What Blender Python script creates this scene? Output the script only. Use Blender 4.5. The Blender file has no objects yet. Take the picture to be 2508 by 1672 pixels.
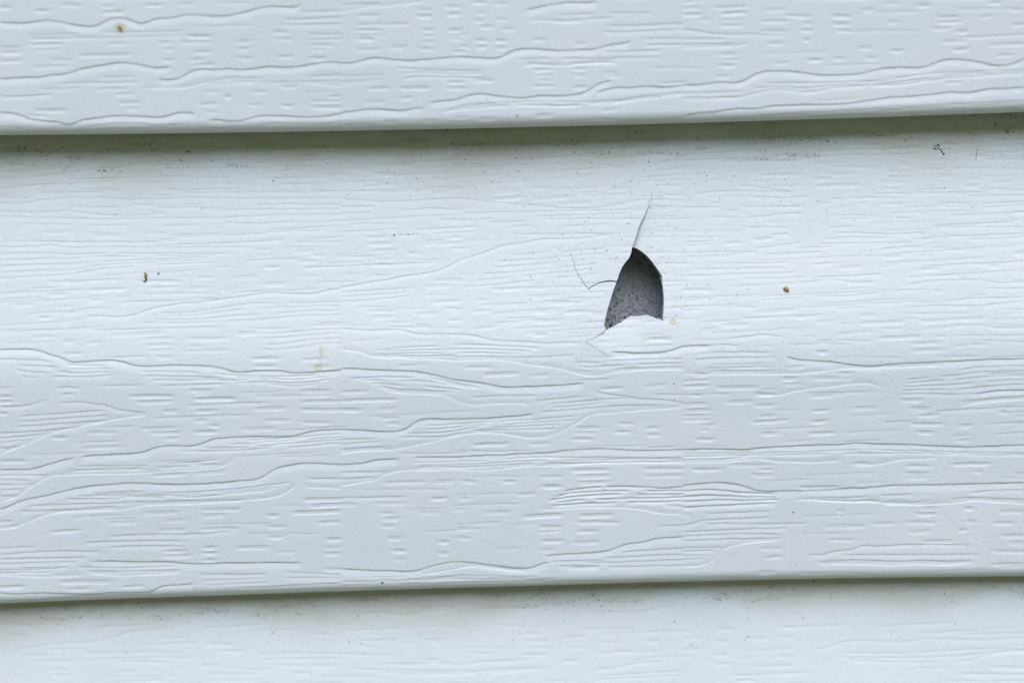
import bpy, math, random
import numpy as np

random.seed(7); RNG = np.random.default_rng(11)
scene = bpy.context.scene
COL = scene.collection

# ------------------------------------------------------------------ camera
S = 0.28 / 2508                       # metres on the wall for one photo pixel
D = 0.40                              # camera distance
ROLL = math.radians(1.37)
CAM = np.array([0.0, -D, 0.040])      # wall is the XZ plane, facing -Y
fw = -CAM / np.linalg.norm(CAM)
r0 = np.cross(fw, [0, 0, 1.0]); r0 /= np.linalg.norm(r0)
u0 = np.cross(r0, fw)
RT = math.cos(ROLL) * r0 - math.sin(ROLL) * u0
UP = math.sin(ROLL) * r0 + math.cos(ROLL) * u0
DIST = float(np.linalg.norm(CAM))
FPX = DIST / S                        # focal length in photo pixels

from mathutils import Matrix, Vector
cam = bpy.data.cameras.new('camera')
cam.sensor_width = 36.0
cam.lens = 36.0 * FPX / 2508
cam.clip_start = 0.01; cam.clip_end = 500
cam.dof.use_dof = True
cam.dof.focus_distance = DIST + 0.0034
cam.dof.aperture_fstop = 2.1
cob = bpy.data.objects.new('camera', cam); COL.objects.link(cob)
M = Matrix.Identity(4)
for i in range(3):
    M[i][0] = RT[i]; M[i][1] = UP[i]; M[i][2] = -fw[i]; M[i][3] = CAM[i]
cob.matrix_world = M
scene.camera = cob

# ------------------------------------------------------------------ light
SUN_EL, SUN_AZ = math.radians(63), math.radians(18)     # az: 0 = straight out from the wall, minus = left, seen from the wall's front
w = bpy.data.worlds.new('World'); scene.world = w; w.use_nodes = True
nt = w.node_tree; bg = nt.nodes['Background']
sky = nt.nodes.new('ShaderNodeTexSky'); sky.sky_type = 'NISHITA'
sky.sun_disc = False
sky.sun_elevation = SUN_EL
sky.sun_rotation = math.pi - SUN_AZ
sky.air_density = 1.0; sky.dust_density = 1.0; sky.ozone_density = 1.0
nt.links.new(sky.outputs[0], bg.inputs[0]); bg.inputs[1].default_value = 0.10
sl = bpy.data.lights.new('overcast_sun', 'SUN'); sl.energy = 1.3; sl.angle = math.radians(72)
sl.color = (1.0, 0.985, 0.975)
so = bpy.data.objects.new('overcast_sun', sl); COL.objects.link(so)
sd = Vector((math.sin(SUN_AZ) * math.cos(SUN_EL), -math.cos(SUN_AZ) * math.cos(SUN_EL), math.sin(SUN_EL)))
so.rotation_euler = sd.to_track_quat('Z', 'Y').to_euler()
so.location = (0, -2, 3)
scene.view_settings.view_transform = 'Standard'
scene.view_settings.look = 'None'
scene.view_settings.exposure = 1.32
scene.view_settings.gamma = 1.0

# ------------------------------------------------------------------ helpers
def tag(o, label=None, cat=None, group=None, kind=None):
    if label: o['label'] = label
    if cat: o['category'] = cat
    if group: o['group'] = group
    if kind: o['kind'] = kind
    return o

def empty(name, loc=(0, 0, 0)):
    o = bpy.data.objects.new(name, None); COL.objects.link(o); o.location = loc
    o.empty_display_size = 0.01
    return o

def mesh_obj(name, verts, faces, mat, parent=None, smooth=True, normals=None, attrs=None):
    me = bpy.data.meshes.new(name)
    verts = np.asarray(verts, dtype=np.float32)
    if isinstance(faces, np.ndarray):
        nf, k = faces.shape
        me.vertices.add(len(verts)); me.vertices.foreach_set('co', verts.ravel())
        me.loops.add(nf * k); me.loops.foreach_set('vertex_index', faces.astype(np.int32).ravel())
        me.polygons.add(nf)
        me.polygons.foreach_set('loop_start', np.arange(0, nf * k, k, dtype=np.int32))
        me.update(calc_edges=True); me.validate()
    else:
        me.from_pydata([tuple(v) for v in verts], [], faces); me.update()
    me.polygons.foreach_set('use_smooth', [smooth] * len(me.polygons))
    if attrs:
        for k_, a in attrs.items():
            at = me.attributes.new(k_, 'FLOAT', 'POINT'); at.data.foreach_set('value', a.astype(np.float32))
    if normals is not None:
        me.normals_split_custom_set_from_vertices(normals.tolist())
    me.materials.append(mat)
    o = bpy.data.objects.new(name, me); COL.objects.link(o)
    if parent: o.parent = parent
    return o

def sstep(a, b, x):
    t = np.clip((x - a) / (b - a), 0, 1)
    return t * t * (3 - 2 * t)

def project(P):                        # world points -> photo pixels
    q = P - CAM
    zc = q @ fw
    return 1254 + FPX * (q @ RT) / zc, 836 - FPX * (q @ UP) / zc

def unproject(px, py, out):            # photo pixel -> wall (u, v) on the plane `out` metres in front of the wall
    d = fw + ((px - 1254) / FPX)[..., None] * RT + ((836 - py) / FPX)[..., None] * UP
    t = (-out - CAM[1]) / d[..., 1]
    P = CAM + t[..., None] * d
    return P[..., 0], P[..., 2]

# ------------------------------------------------------------------ materials
def new_mat(name):
    m = bpy.data.materials.new(name); m.use_nodes = True
    return m, m.node_tree, m.node_tree.nodes['Principled BSDF']

def noise(nt_, scale, detail=3, rough=0.5, vec=None, sx=None):
    n = nt_.nodes.new('ShaderNodeTexNoise'); n.inputs['Scale'].default_value = scale
    n.inputs['Detail'].default_value = detail; n.inputs['Roughness'].default_value = rough
    if vec is not None: nt_.links.new(vec, n.inputs['Vector'])
    return n

def ramp(nt_, src, stops):
    r = nt_.nodes.new('ShaderNodeValToRGB')
    e = r.color_ramp.elements
    e[0].position, e[0].color = stops[0][0], (*stops[0][1], 1)
    e[1].position, e[1].color = stops[-1][0], (*stops[-1][1], 1)
    for p, c in stops[1:-1]:
        x = e.new(p); x.color = (*c, 1)
    nt_.links.new(src, r.inputs[0])
    return r

def mixc(nt_, fac, a, b):
    m = nt_.nodes.new('ShaderNodeMix'); m.data_type = 'RGBA'
    if hasattr(fac, 'links'): nt_.links.new(fac, m.inputs[0])
    else: m.inputs[0].default_value = fac
    for i, v in ((6, a), (7, b)):
        if hasattr(v, 'links'): nt_.links.new(v, m.inputs[i])
        else: m.inputs[i].default_value = (*v, 1)
    return m.outputs[2]

def mapped(nt_, scale):
    tc = nt_.nodes.new('ShaderNodeTexCoord'); mp = nt_.nodes.new('ShaderNodeMapping')
    mp.inputs['Scale'].default_value = scale
    nt_.links.new(tc.outputs['Object'], mp.inputs[0])
    return mp.outputs[0]

def vinyl():
    m, n, b = new_mat('white_vinyl')
    big = noise(n, 1.0, 3, 0.55, mapped(n, (14, 14, 30)))
    col = ramp(n, big.outputs[0], [(0.3, (0.74, 0.787, 0.820)), (0.7, (0.795, 0.830, 0.855))]).outputs[0]
    # faint dusty mottling in the skin of the vinyl
    fine = noise(n, 1.0, 4, 0.7, mapped(n, (1500, 1500, 1900)))
    f2 = ramp(n, fine.outputs[0], [(0.30, (0.85, 0.85, 0.86)), (0.52, (1, 1, 1))]).outputs[0]
    mul = n.nodes.new('ShaderNodeMix'); mul.data_type = 'RGBA'; mul.blend_type = 'MULTIPLY'
    mul.inputs[0].default_value = 0.8
    n.links.new(col, mul.inputs[6]); n.links.new(f2, mul.inputs[7])
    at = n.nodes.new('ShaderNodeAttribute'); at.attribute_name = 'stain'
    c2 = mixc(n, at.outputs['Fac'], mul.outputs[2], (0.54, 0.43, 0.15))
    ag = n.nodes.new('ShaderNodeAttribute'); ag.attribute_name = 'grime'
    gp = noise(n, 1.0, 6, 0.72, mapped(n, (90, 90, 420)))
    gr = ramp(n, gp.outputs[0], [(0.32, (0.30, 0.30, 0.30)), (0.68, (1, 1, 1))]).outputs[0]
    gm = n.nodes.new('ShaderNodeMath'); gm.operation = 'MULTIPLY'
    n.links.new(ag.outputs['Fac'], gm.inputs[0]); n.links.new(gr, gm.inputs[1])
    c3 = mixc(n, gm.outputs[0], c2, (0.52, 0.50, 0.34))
    n.links.new(c3, b.inputs['Base Color'])
    b.inputs['Roughness'].default_value = 0.46
    b.inputs['Specular IOR Level'].default_value = 0.45
    bn = noise(n, 1.0, 3, 0.6, mapped(n, (1100, 1100, 1500)))
    bp = n.nodes.new('ShaderNodeBump'); bp.inputs['Strength'].default_value = 0.27
    bp.inputs['Distance'].default_value = 0.00022
    n.links.new(bn.outputs[0], bp.inputs['Height']); n.links.new(bp.outputs[0], b.inputs['Normal'])
    return m
VINYL = vinyl()

def simple(name, c, rough=0.8, c2=None, sc=900):
    m, n, b = new_mat(name)
    nz = noise(n, sc, 4, 0.65)
    c2 = c2 or tuple(x * 0.5 for x in c)
    tc = n.nodes.new('ShaderNodeTexCoord'); n.links.new(tc.outputs['Object'], nz.inputs['Vector'])
    n.links.new(ramp(n, nz.outputs[0], [(0.35, c2), (0.65, c)]).outputs[0], b.inputs['Base Color'])
    b.inputs['Roughness'].default_value = rough
    return m
RIM = simple('broken_vinyl_edge', (0.72, 0.72, 0.66), 0.6, (0.58, 0.58, 0.51))
CRACK = simple('crack_gap_shade', (0.10, 0.085, 0.055), 0.9, (0.05, 0.042, 0.03))  # shade inside the open cracks, given as a dark colour
SPECK = simple('mildew', (0.23, 0.19, 0.13), 0.9, (0.075, 0.06, 0.04))
CHIP = simple('dry_plant', (0.42, 0.30, 0.12), 0.7, (0.14, 0.09, 0.03), 1100)
FLAKE = simple('bark_flake', (0.42, 0.33, 0.17), 0.75, (0.16, 0.10, 0.045), 1300)
PALE = simple('pale_fibre', (0.62, 0.60, 0.42), 0.7, (0.4, 0.38, 0.24))
DARK = simple('dark_crust', (0.05, 0.045, 0.035), 0.8, (0.015, 0.013, 0.01))
GREEN = simple('green_lichen', (0.16, 0.40, 0.26), 0.8, (0.10, 0.27, 0.17))

def board_mat():
    m, n, b = new_mat('weathered_fibre_board')
    fib = noise(n, 1.0, 5, 0.75, mapped(n, (2300, 2300, 1300)))
    base = ramp(n, fib.outputs[0], [(0.33, (0.22, 0.23, 0.26)), (0.5, (0.60, 0.63, 0.70)), (0.64, (0.86, 0.90, 0.97))]).outputs[0]
    # brown rot flecks, denser toward the lower left of the hole
    fl = noise(n, 1.0, 3, 0.6, mapped(n, (1700, 1700, 1400)))
    tc = n.nodes.new('ShaderNodeTexCoord'); sx = n.nodes.new('ShaderNodeSeparateXYZ')
    n.links.new(tc.outputs['Object'], sx.inputs[0])
    a = n.nodes.new('ShaderNodeMath'); a.operation = 'MULTIPLY_ADD'
    n.links.new(sx.outputs['Z'], a.inputs[0]); a.inputs[1].default_value = -6.5; a.inputs[2].default_value = 0.0
    a2 = n.nodes.new('ShaderNodeMath'); a2.operation = 'MULTIPLY_ADD'
    n.links.new(sx.outputs['X'], a2.inputs[0]); a2.inputs[1].default_value = -4.0; n.links.new(a.outputs[0], a2.inputs[2])
    a3 = n.nodes.new('ShaderNodeMath'); a3.operation = 'ADD'; a3.inputs[1].default_value = 0.225
    n.links.new(a2.outputs[0], a3.inputs[0])
    cl = n.nodes.new('ShaderNodeClamp'); cl.inputs['Min'].default_value = -0.09; cl.inputs['Max'].default_value = 0.11
    n.links.new(a3.outputs[0], cl.inputs['Value'])
    s = n.nodes.new('ShaderNodeMath'); s.operation = 'ADD'
    n.links.new(fl.outputs[0], s.inputs[0]); n.links.new(cl.outputs[0], s.inputs[1])
    mk = ramp(n, s.outputs[0], [(0.58, (0, 0, 0)), (0.68, (1, 1, 1))]).outputs[0]
    n.links.new(mixc(n, mk, base, (0.105, 0.080, 0.066)), b.inputs['Base Color'])
    b.inputs['Roughness'].default_value = 0.95; b.inputs['Specular IOR Level'].default_value = 0.1
    bp = n.nodes.new('ShaderNodeBump'); bp.inputs['Strength'].default_value = 0.9; bp.inputs['Distance'].default_value = 0.0006
    n.links.new(fib.outputs[0], bp.inputs['Height']); n.links.new(bp.outputs[0], b.inputs['Normal'])
    return m
BOARD = board_mat()

def grass_mat():
    m, n, b = new_mat('lawn_and_added_bank')
    nz = noise(n, 9, 6, 0.7)
    n.links.new(ramp(n, nz.outputs[0], [(0.3, (0.075, 0.075, 0.016)), (0.7, (0.145, 0.14, 0.040))]).outputs[0], b.inputs['Base Color'])
    b.inputs['Roughness'].default_value = 0.95
    return m

# ------------------------------------------------------------------ setting
def ground():
    ys = [60, 8, 1.2, 0, -1, -1.8, -2.4, -3, -3.6, -4.3, -5.2, -6.4, -8, -12, -30, -150]
    hs = [0, 0, 0, 0, 0, .15, .7, 1.5, 2.3, 3.1, 3.9, 4.5, 4.9, 5.1, 5.2, 5.2]
    xs = [-150, -60, -25, -12] + [q for q in np.arange(-8, 8.1, .8)] + [12, 25, 60, 150]
    V = [(x, y, -1.1 + h + (0.12 * math.sin(x * 1.7 + y) if h > 0 else 0)) for y, h in zip(ys, hs) for x in xs]
    n = len(xs)
    F = [(j * n + i, (j + 1) * n + i, (j + 1) * n + i + 1, j * n + i + 1) for j in range(len(ys) - 1) for i in range(n - 1)]
    return mesh_obj('lawn_and_added_bank', V, F, grass_mat(), smooth=True)
g = ground()                           # grass; unseen bank behind the camera is added to block low sky light
tag(g, kind='structure')

# ------------------------------------------------------------------ traced wood grain
# Each tile lists grain seen on the wall, in its own 1/2.8 px units: S/M/F = lines of falling depth,
# W = the bright lower shoulder of a grain band, D/d = short ticks, B = bands (top edge | bottom edge | lines | depth)
K = 836 / 2341
TILES = {}
TILES[(0, 0)] = dict(
S="0,150 90,157 170,160 230,150 320,138 400,148 500,168 590,182 650,184 700,160 760,125 830,120 900,138 960,168 1000,160 1060,132 1110,122 1180,128 1260,102 1330,100 1400,108 1500,112 1600,104 1680,82 1760,58 1850,42 1930,46 2010,52 2060,40 2090,5;0,540 100,535 200,528 270,533 330,515 450,508 520,485 580,465 680,452 780,432 860,430 940,440 1020,458 1080,466 1140,462 1200,458;1060,542 1140,548 1220,542 1270,515 1310,485 1360,474 1450,475 1560,472 1680,480 1760,468 1850,456 1980,463 2080,452 2180,432 2260,426 2341,430;0,768 60,772 130,785 190,810 240,822 320,830 390,832 440,850 485,862 520,840 560,820 680,808 760,795 860,793 960,798 1060,803 1130,805 1180,782 1230,770 1300,772 1360,783;1410,828 1480,820 1550,828 1620,834 1680,824 1740,800 1820,793 1900,792 2000,797 2120,804 2240,796 2341,775",
M="0,870 50,866 110,876 200,880;570,865 650,858 760,848 850,842 930,842 1020,850 1080,865 1160,858 1280,850;1780,850 1900,840 2000,843 2150,848 2250,845 2341,830;0,658 120,660 220,655 380,640;370,572 560,562 720,565 980,557;620,610 750,604 900,605;1900,125 2080,130 2341,112;1890,165 2000,168 2341,160;2030,80 2341,72;2090,235 2341,230;2090,270 2341,262;2080,525 2341,508;600,888 800,880 1050,876 1300,884;1350,872 1500,876 1700,866",
F="230,600 330,608 480,600 600,598;640,530 750,527 960,520;170,262 400,265 600,255 800,255 1000,245 1300,240;150,238 300,232 560,228;660,215 900,218 1100,215 1290,208;1480,530 1650,528 1850,535;1400,575 1700,560 1900,562 2341,550;980,1060 1300,1050 1600,1050 1800,1035 2030,1025;960,1108 1200,1105 1500,1115 1880,1112;560,1165 760,1145 850,1148 930,1128 1100,1130 1400,1125;1060,1155 1700,1150 1860,1145;0,1220 180,1218 400,1190 620,1160;0,1298 200,1268 500,1250 840,1240;240,1320 750,1312;0,1390 180,1392 260,1370 470,1352 700,1350 800,1362 1100,1360 1340,1350 1700,1360 1900,1357 2150,1355 2341,1352;0,1445 200,1452 470,1442 700,1470 900,1475 1100,1470;0,1480 400,1490 750,1500 1000,1495 1500,1490 1900,1470 2341,1465;1700,1400 2000,1395 2341,1402;1400,1440 1800,1432 2341,1430;1070,1545 1400,1535;560,1540 920,1540;1500,1525 1800,1530 2050,1512",
W="960,618 1060,612 1180,612 1300,605 1380,580 1500,565 1600,563 1800,575;170,275 400,278 600,262;2080,560 2200,590 2341,598",
D="400,20,580,38 670,35,805,38 980,30,1140,28 1205,22,1350,25 210,70,350,70 680,80,880,72 0,45,90,45 1265,240,1470,242 1210,283,1480,282 1070,290,1185,285 720,297,900,292 1110,330,1210,330 1310,355,1480,347 1100,408,1210,405 1280,408,1420,402 1320,440,1490,432 1600,285,1745,275 1615,330,1740,322 1605,390,1760,398 1850,215,2000,215 1880,265,2020,262 1880,385,2030,378 2110,300,2300,305 2120,330,2240,335 2110,395,2260,392 520,375,920,365 190,300,460,292 220,338,430,330 320,405,500,408 205,455,490,445 10,350,170,352 10,412,180,412 20,320,150,318 770,640,940,637 790,700,990,693 830,738,980,737 210,750,480,748 185,785,350,792 1385,625,1540,622 1540,655,1590,655 1345,712,1510,703 1405,762,1510,768 1700,625,1860,622 1680,712,1810,712 1910,590,2050,588 1910,722,2040,718 2110,690,2341,682 2120,725,2341,725 2240,660,2341,650")
TILES[(836, 0)] = dict(
S="0,432 50,436 110,425 180,400 240,393 300,402 400,412 500,415 600,405 750,393 830,390 930,395 1050,405 1110,388 1160,352 1230,335 1310,332 1400,342 1500,348 1620,342 1740,340 1800,318 1860,302 1950,298 2010,270;1240,80 1310,55 1400,42 1500,22 1580,14 1680,20 1780,5;0,775 90,762 150,750 250,748 350,755 430,758 500,742 590,738;590,708 680,692 790,682 850,660 920,644 1000,645 1080,660 1180,668 1270,673 1330,655 1420,655 1500,660 1600,650 1670,640 1720,600 1780,562 1880,552;1730,640 1820,612 1880,598 1980,602 2080,590 2200,598 2341,585",
M="1390,845 1500,832 1650,822 1760,812 1830,812 1930,822 2050,825 2180,818 2341,800;2050,265 2341,262;2050,305 2341,300;0,30 300,20;0,860 100,850 250,842",
F="0,940 150,935 250,945 330,958 470,958 700,940 900,920 1000,920 1080,905 1250,905 1500,910 1700,890 1900,875 2100,878 2250,860;0,1360 200,1375 420,1378 620,1365 830,1355 1000,1380 1180,1395 1350,1405 1500,1420 1620,1425 1750,1425 1850,1405 2000,1375 2050,1365 2341,1367;370,1430 480,1437 640,1425 760,1432 870,1430;20,1535 420,1528;640,1500 800,1505 960,1500;960,1525 1300,1512;1100,1553 1350,1540;2090,1150 2200,1110 2341,1080;2130,1170 2341,1145;2020,1215 2341,1190;2050,1240 2341,1225;2120,1270 2341,1265;0,1060 300,1065 500,1062 640,1045;0,1415 260,1412;1300,1478 1700,1470 2000,1455;1350,1500 1800,1495 2341,1500;1500,1545 1900,1530;0,1460 230,1452;780,1460 1150,1450 1700,1440 2300,1428",
W="0,90 200,60 600,15;1250,155 1400,150 1500,160 1700,160;1210,462 1300,452 1500,460 1750,438 1930,440;2260,200 2341,180",
B="350,450 700,470 1000,470|350,562 500,540 620,535 850,548 1050,540|3|M;0,500 320,490|0,590 320,570|2|F;1150,395 1400,380 1900,395|1210,462 1300,452 1500,460 1750,438 1930,440|2|M;1420,95 1700,75 2200,75|1350,150 1500,160 2100,130|2|M;1760,160 2000,165 2341,150|1720,225 1800,240 2000,235 2341,215|2|M;720,730 1000,700 1300,690 1750,690 1900,680 2341,620|620,800 700,770 900,755 1250,735 1500,748 1700,735 1900,705 2341,650|3|M;1760,340 2250,330|1780,420 2240,405|2|M",
D="90,100,290,98 80,165,490,160 80,203,280,203 90,232,300,238 90,262,250,265 80,338,290,330 325,320,470,312 510,325,660,330 510,108,640,105 550,205,640,200 550,240,640,240 560,280,640,282 700,95,830,90 720,203,840,198 725,240,880,232 725,258,850,262 900,275,1020,272 1040,275,1140,272 910,318,1010,315 800,318,890,312 1050,325,1150,320 750,350,870,348 890,12,1010,15 930,82,1000,80 890,138,990,132 940,182,1050,178 1050,132,1160,128 1085,195,1200,192 1020,22,1160,22 680,40,850,42 520,60,640,62 1280,268,1430,265 1590,295,1690,295 1300,475,1480,468 1580,468,1700,465 1320,515,1480,507 1340,545,1480,540 1580,508,1690,505 1290,585,1480,583 1570,598,1700,588 1790,495,1920,490 1790,515,1930,517 700,558,870,555 880,550,1070,543 700,598,880,598 380,598,620,598 160,605,350,598 390,668,500,660 130,692,320,690 1780,755,1890,742 1310,790,1480,778 740,800,890,795 920,805,1080,802 740,832,890,830 540,825,680,820 280,830,400,826",
d="1085,1042,1190,1040 1070,1092,1260,1088 230,1125,510,1128 600,1140,710,1137 1010,1157,1110,1153 1440,1120,1555,1118 1460,1080,1535,1080 210,1185,370,1188 600,1222,760,1218 130,1275,400,1255 1300,1280,1420,1278 620,1318,770,1315 1040,1315,1240,1300 1020,1360,1260,1340 1300,1358,1600,1335 1460,1390,1740,1378 1800,1295,2000,1282")
TILES[(1672, 0)] = dict(
S="0,582 90,582 160,578 230,563 330,566 400,565 450,540 500,505 550,490 640,488 750,490 830,500 920,513 980,517 1100,515 1230,505 1300,485 1380,468 1500,462 1640,466 1700,448 1740,425 1800,408 1880,405 1960,415 2050,430 2120,448 2200,452 2270,435 2341,395;0,800 60,785 130,770 210,772 280,755 380,745 520,745 600,730 720,720 850,718 1000,717 1100,715 1200,700 1300,685 1430,665 1550,663 1650,650 1740,645 1830,628 1940,638 2020,630 2070,608 2200,608 2341,598",
M="0,200 60,205 130,215 200,228 400,235 480,230 600,240 740,240;0,265 340,262;0,300 380,300",
F="0,1060 300,1040 560,1025 700,1000 900,965 960,945 1200,940 1500,915 1640,900;900,1040 1150,1020 1350,1022 1600,1005 1700,1000;0,1100 250,1085 800,1098 920,1070 1200,1055 1500,1055 1650,1035;240,1105 780,1100;0,890 200,885 420,870;350,1260 500,1275 620,1300 800,1318;50,1330 250,1308 400,1305 560,1312 780,1315;130,1350 350,1338 560,1350 730,1355 900,1338;270,1450 320,1442 420,1438;400,1492 560,1480 700,1460 860,1458;530,1522 700,1510;0,1495 120,1490;1000,1420 1150,1415;1030,1500 1320,1492;970,1555 1200,1550;1590,1470 1720,1460;1700,1395 1840,1405;2050,1290 2341,1300;1680,1560 2000,1550 2341,1555;1050,990 1400,985;1900,920 2341,905;2000,1005 2341,985;0,1420 300,1415;1150,1400 1300,1385;900,1400 1080,1375;2030,1420 2341,1400;2250,1450 2341,1445;1900,1340 2341,1335",
W="0,335 200,335 380,325 500,295;0,30 200,12",
B="600,560 1000,550 1300,545 1700,490 2341,470|0,695 200,690 400,690 500,650 600,628 700,620 780,645 870,652 1000,615 1250,600 1500,600 1700,570 1900,545 2341,520|3|M;0,620 200,620 450,600|0,695 200,690 400,690|2|M;560,785 900,765 1300,745 1700,715 2341,680|220,805 700,790 900,800 1280,790 1400,760 1700,750 1900,725 2050,740 2341,715|2|M",
D="190,48,455,35 240,90,450,80 0,95,150,92 240,135,440,130 240,170,440,165 530,68,740,55 510,145,750,135 680,100,900,105 520,205,740,210 570,292,720,290 810,157,900,152 800,205,910,198 810,268,880,266 1000,105,1170,104 1000,160,1170,158 1050,205,1160,205 1215,65,1330,55 1370,22,1510,12 1390,152,1520,140 1180,325,1310,322 1400,345,1530,340 1590,32,1720,28 1730,112,1920,108 1730,145,1940,142 1690,190,1860,185 1860,208,1970,208 1770,280,1960,275 1830,342,1985,325 2000,112,2150,105 2080,15,2200,12 2240,65,2341,62 2250,165,2341,160 2070,305,2341,292 2130,380,2280,368 230,370,400,365 270,405,430,402 230,445,370,443 220,515,350,515 610,428,750,422 840,410,970,405 1010,400,1140,393 1240,393,1360,388 820,622,910,620 1780,562,1930,558 100,130,200,128 20,50,140,48",
d="870,1112,1020,1110 500,1195,830,1190 940,1182,1210,1182 1460,1125,1570,1120 1650,1090,1860,1088 1330,1240,1570,1240 1400,1207,1580,1207 1730,1200,1890,1198 900,1270,1230,1260 870,1222,1040,1218 1930,1220,2100,1220 1920,1265,2050,1262 2090,1240,2300,1235")
TILES[(0, 560)] = dict(
S="0,830 100,824 200,822 280,835 360,870 420,878 480,917 560,910 680,903 800,900 870,918 940,942 1050,940 1200,932 1350,938 1470,943 1540,960 1620,985 1680,980 1780,973 1920,968 1990,988 2100,985 2200,978 2341,962;530,1565 640,1552 760,1547 900,1540 990,1530 1040,1505 1100,1490 1180,1485 1290,1490 1370,1478 1430,1450 1480,1437 1600,1428 1750,1422 1950,1425 2040,1415 2110,1390 2200,1380 2341,1373",
M="560,603 640,595 740,598 830,605 900,590 1000,560 1090,530 1230,512 1400,500 1550,475 1700,455 1840,435 1950,440 2100,445 2200,435 2260,415 2341,405;370,1190 470,1187 580,1185 650,1200 720,1205 780,1230 860,1245 1030,1262;350,1098 400,1088 460,1080 520,1085 580,1090;0,1085 120,1090;0,1215 120,1215 200,1205 260,1185 310,1170 350,1170;100,1285 300,1270 740,1240;90,1320 400,1300 780,1270;80,1355 400,1335 760,1310;0,1400 300,1382 600,1350;0,1435 350,1400;0,1465 220,1440;0,1500 60,1500 160,1480;380,1135 550,1122",
F="0,125 150,122 250,115 350,107 420,117 520,128 640,122 850,122 1080,126 1250,125 1400,122 1600,122 1780,125;0,265 80,250 150,230",
W="0,1560 200,1470 350,1410 480,1370 600,1350 700,1325 850,1300 1030,1280",
B="0,155 350,152 480,165 700,155 900,160 1300,158 1650,160|0,365 200,350 500,330 700,290 1100,255 1500,235|5|F;1050,570 1300,560 1700,490 2341,490|900,650 1300,660 1800,645 2100,610 2341,600|4|F;1700,710 2000,690 2341,670|1750,830 1850,850 1950,840 2200,800 2341,800|4|F;0,880 300,885 450,920 800,925|80,1000 180,1040 280,1045 420,1025 540,1035 700,1020 820,1010|4|M;890,960 1300,960 1550,990 1900,1000 2250,990|1070,1090 1250,1090 1500,1075 1650,1065 1800,1060 1900,1080 2000,1090 2100,1085 2200,1060 2341,1035|4|M;1700,1440 2341,1395|1050,1540 1600,1535 2341,1480|4|M",
D="430,850,590,845 1050,870,1210,868 1710,885,1940,880 1720,937,1920,933 2040,893,2260,880 2110,942,2300,935 870,1140,1215,1138 920,1182,1210,1172 1280,1100,1480,1098 1310,1130,1460,1128 1310,1160,1640,1152 1730,1140,2280,1132 2040,1105,2280,1103 2040,1180,2341,1175 2040,1230,2341,1230 1730,1230,1980,1220 1090,1243,1240,1240 1320,1242,1500,1237 1300,1310,1440,1306 1800,1308,2010,1303 2040,1320,2300,1322 950,1365,1230,1352 1430,1342,1510,1342 1000,1390,1260,1387 1320,1388,1510,1382 1620,1365,1910,1358 580,1392,810,1388 340,1425,490,1422 1120,1430,1250,1425 540,1495,850,1480 0,1145,100,1145 0,1178,100,1177 0,1258,60,1255",
d="260,20,510,15 610,35,850,37 970,25,1160,25 1080,72,1250,70 1740,138,1880,135 1760,180,1880,175 1960,120,2200,118 1990,150,2190,148 1990,88,2341,85 2100,180,2250,178 2010,218,2190,215 1310,330,1490,322 1570,325,1800,320 1780,258,1940,250 1770,375,1990,362 2030,320,2220,315 920,348,1260,355 570,415,890,402 300,442,480,440 940,442,1480,432 1260,405,1440,397 580,490,740,480 70,520,250,512 400,530,520,525 420,570,540,568 240,610,380,597 720,720,1150,703 210,740,390,728 580,780,700,765 420,765,540,762 945,750,1210,742 980,790,1200,785 1010,828,1210,825 1250,835,1600,825 1260,748,1580,742 1600,710,1780,705 1270,800,1430,797 1340,475,1540,478")
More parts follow.
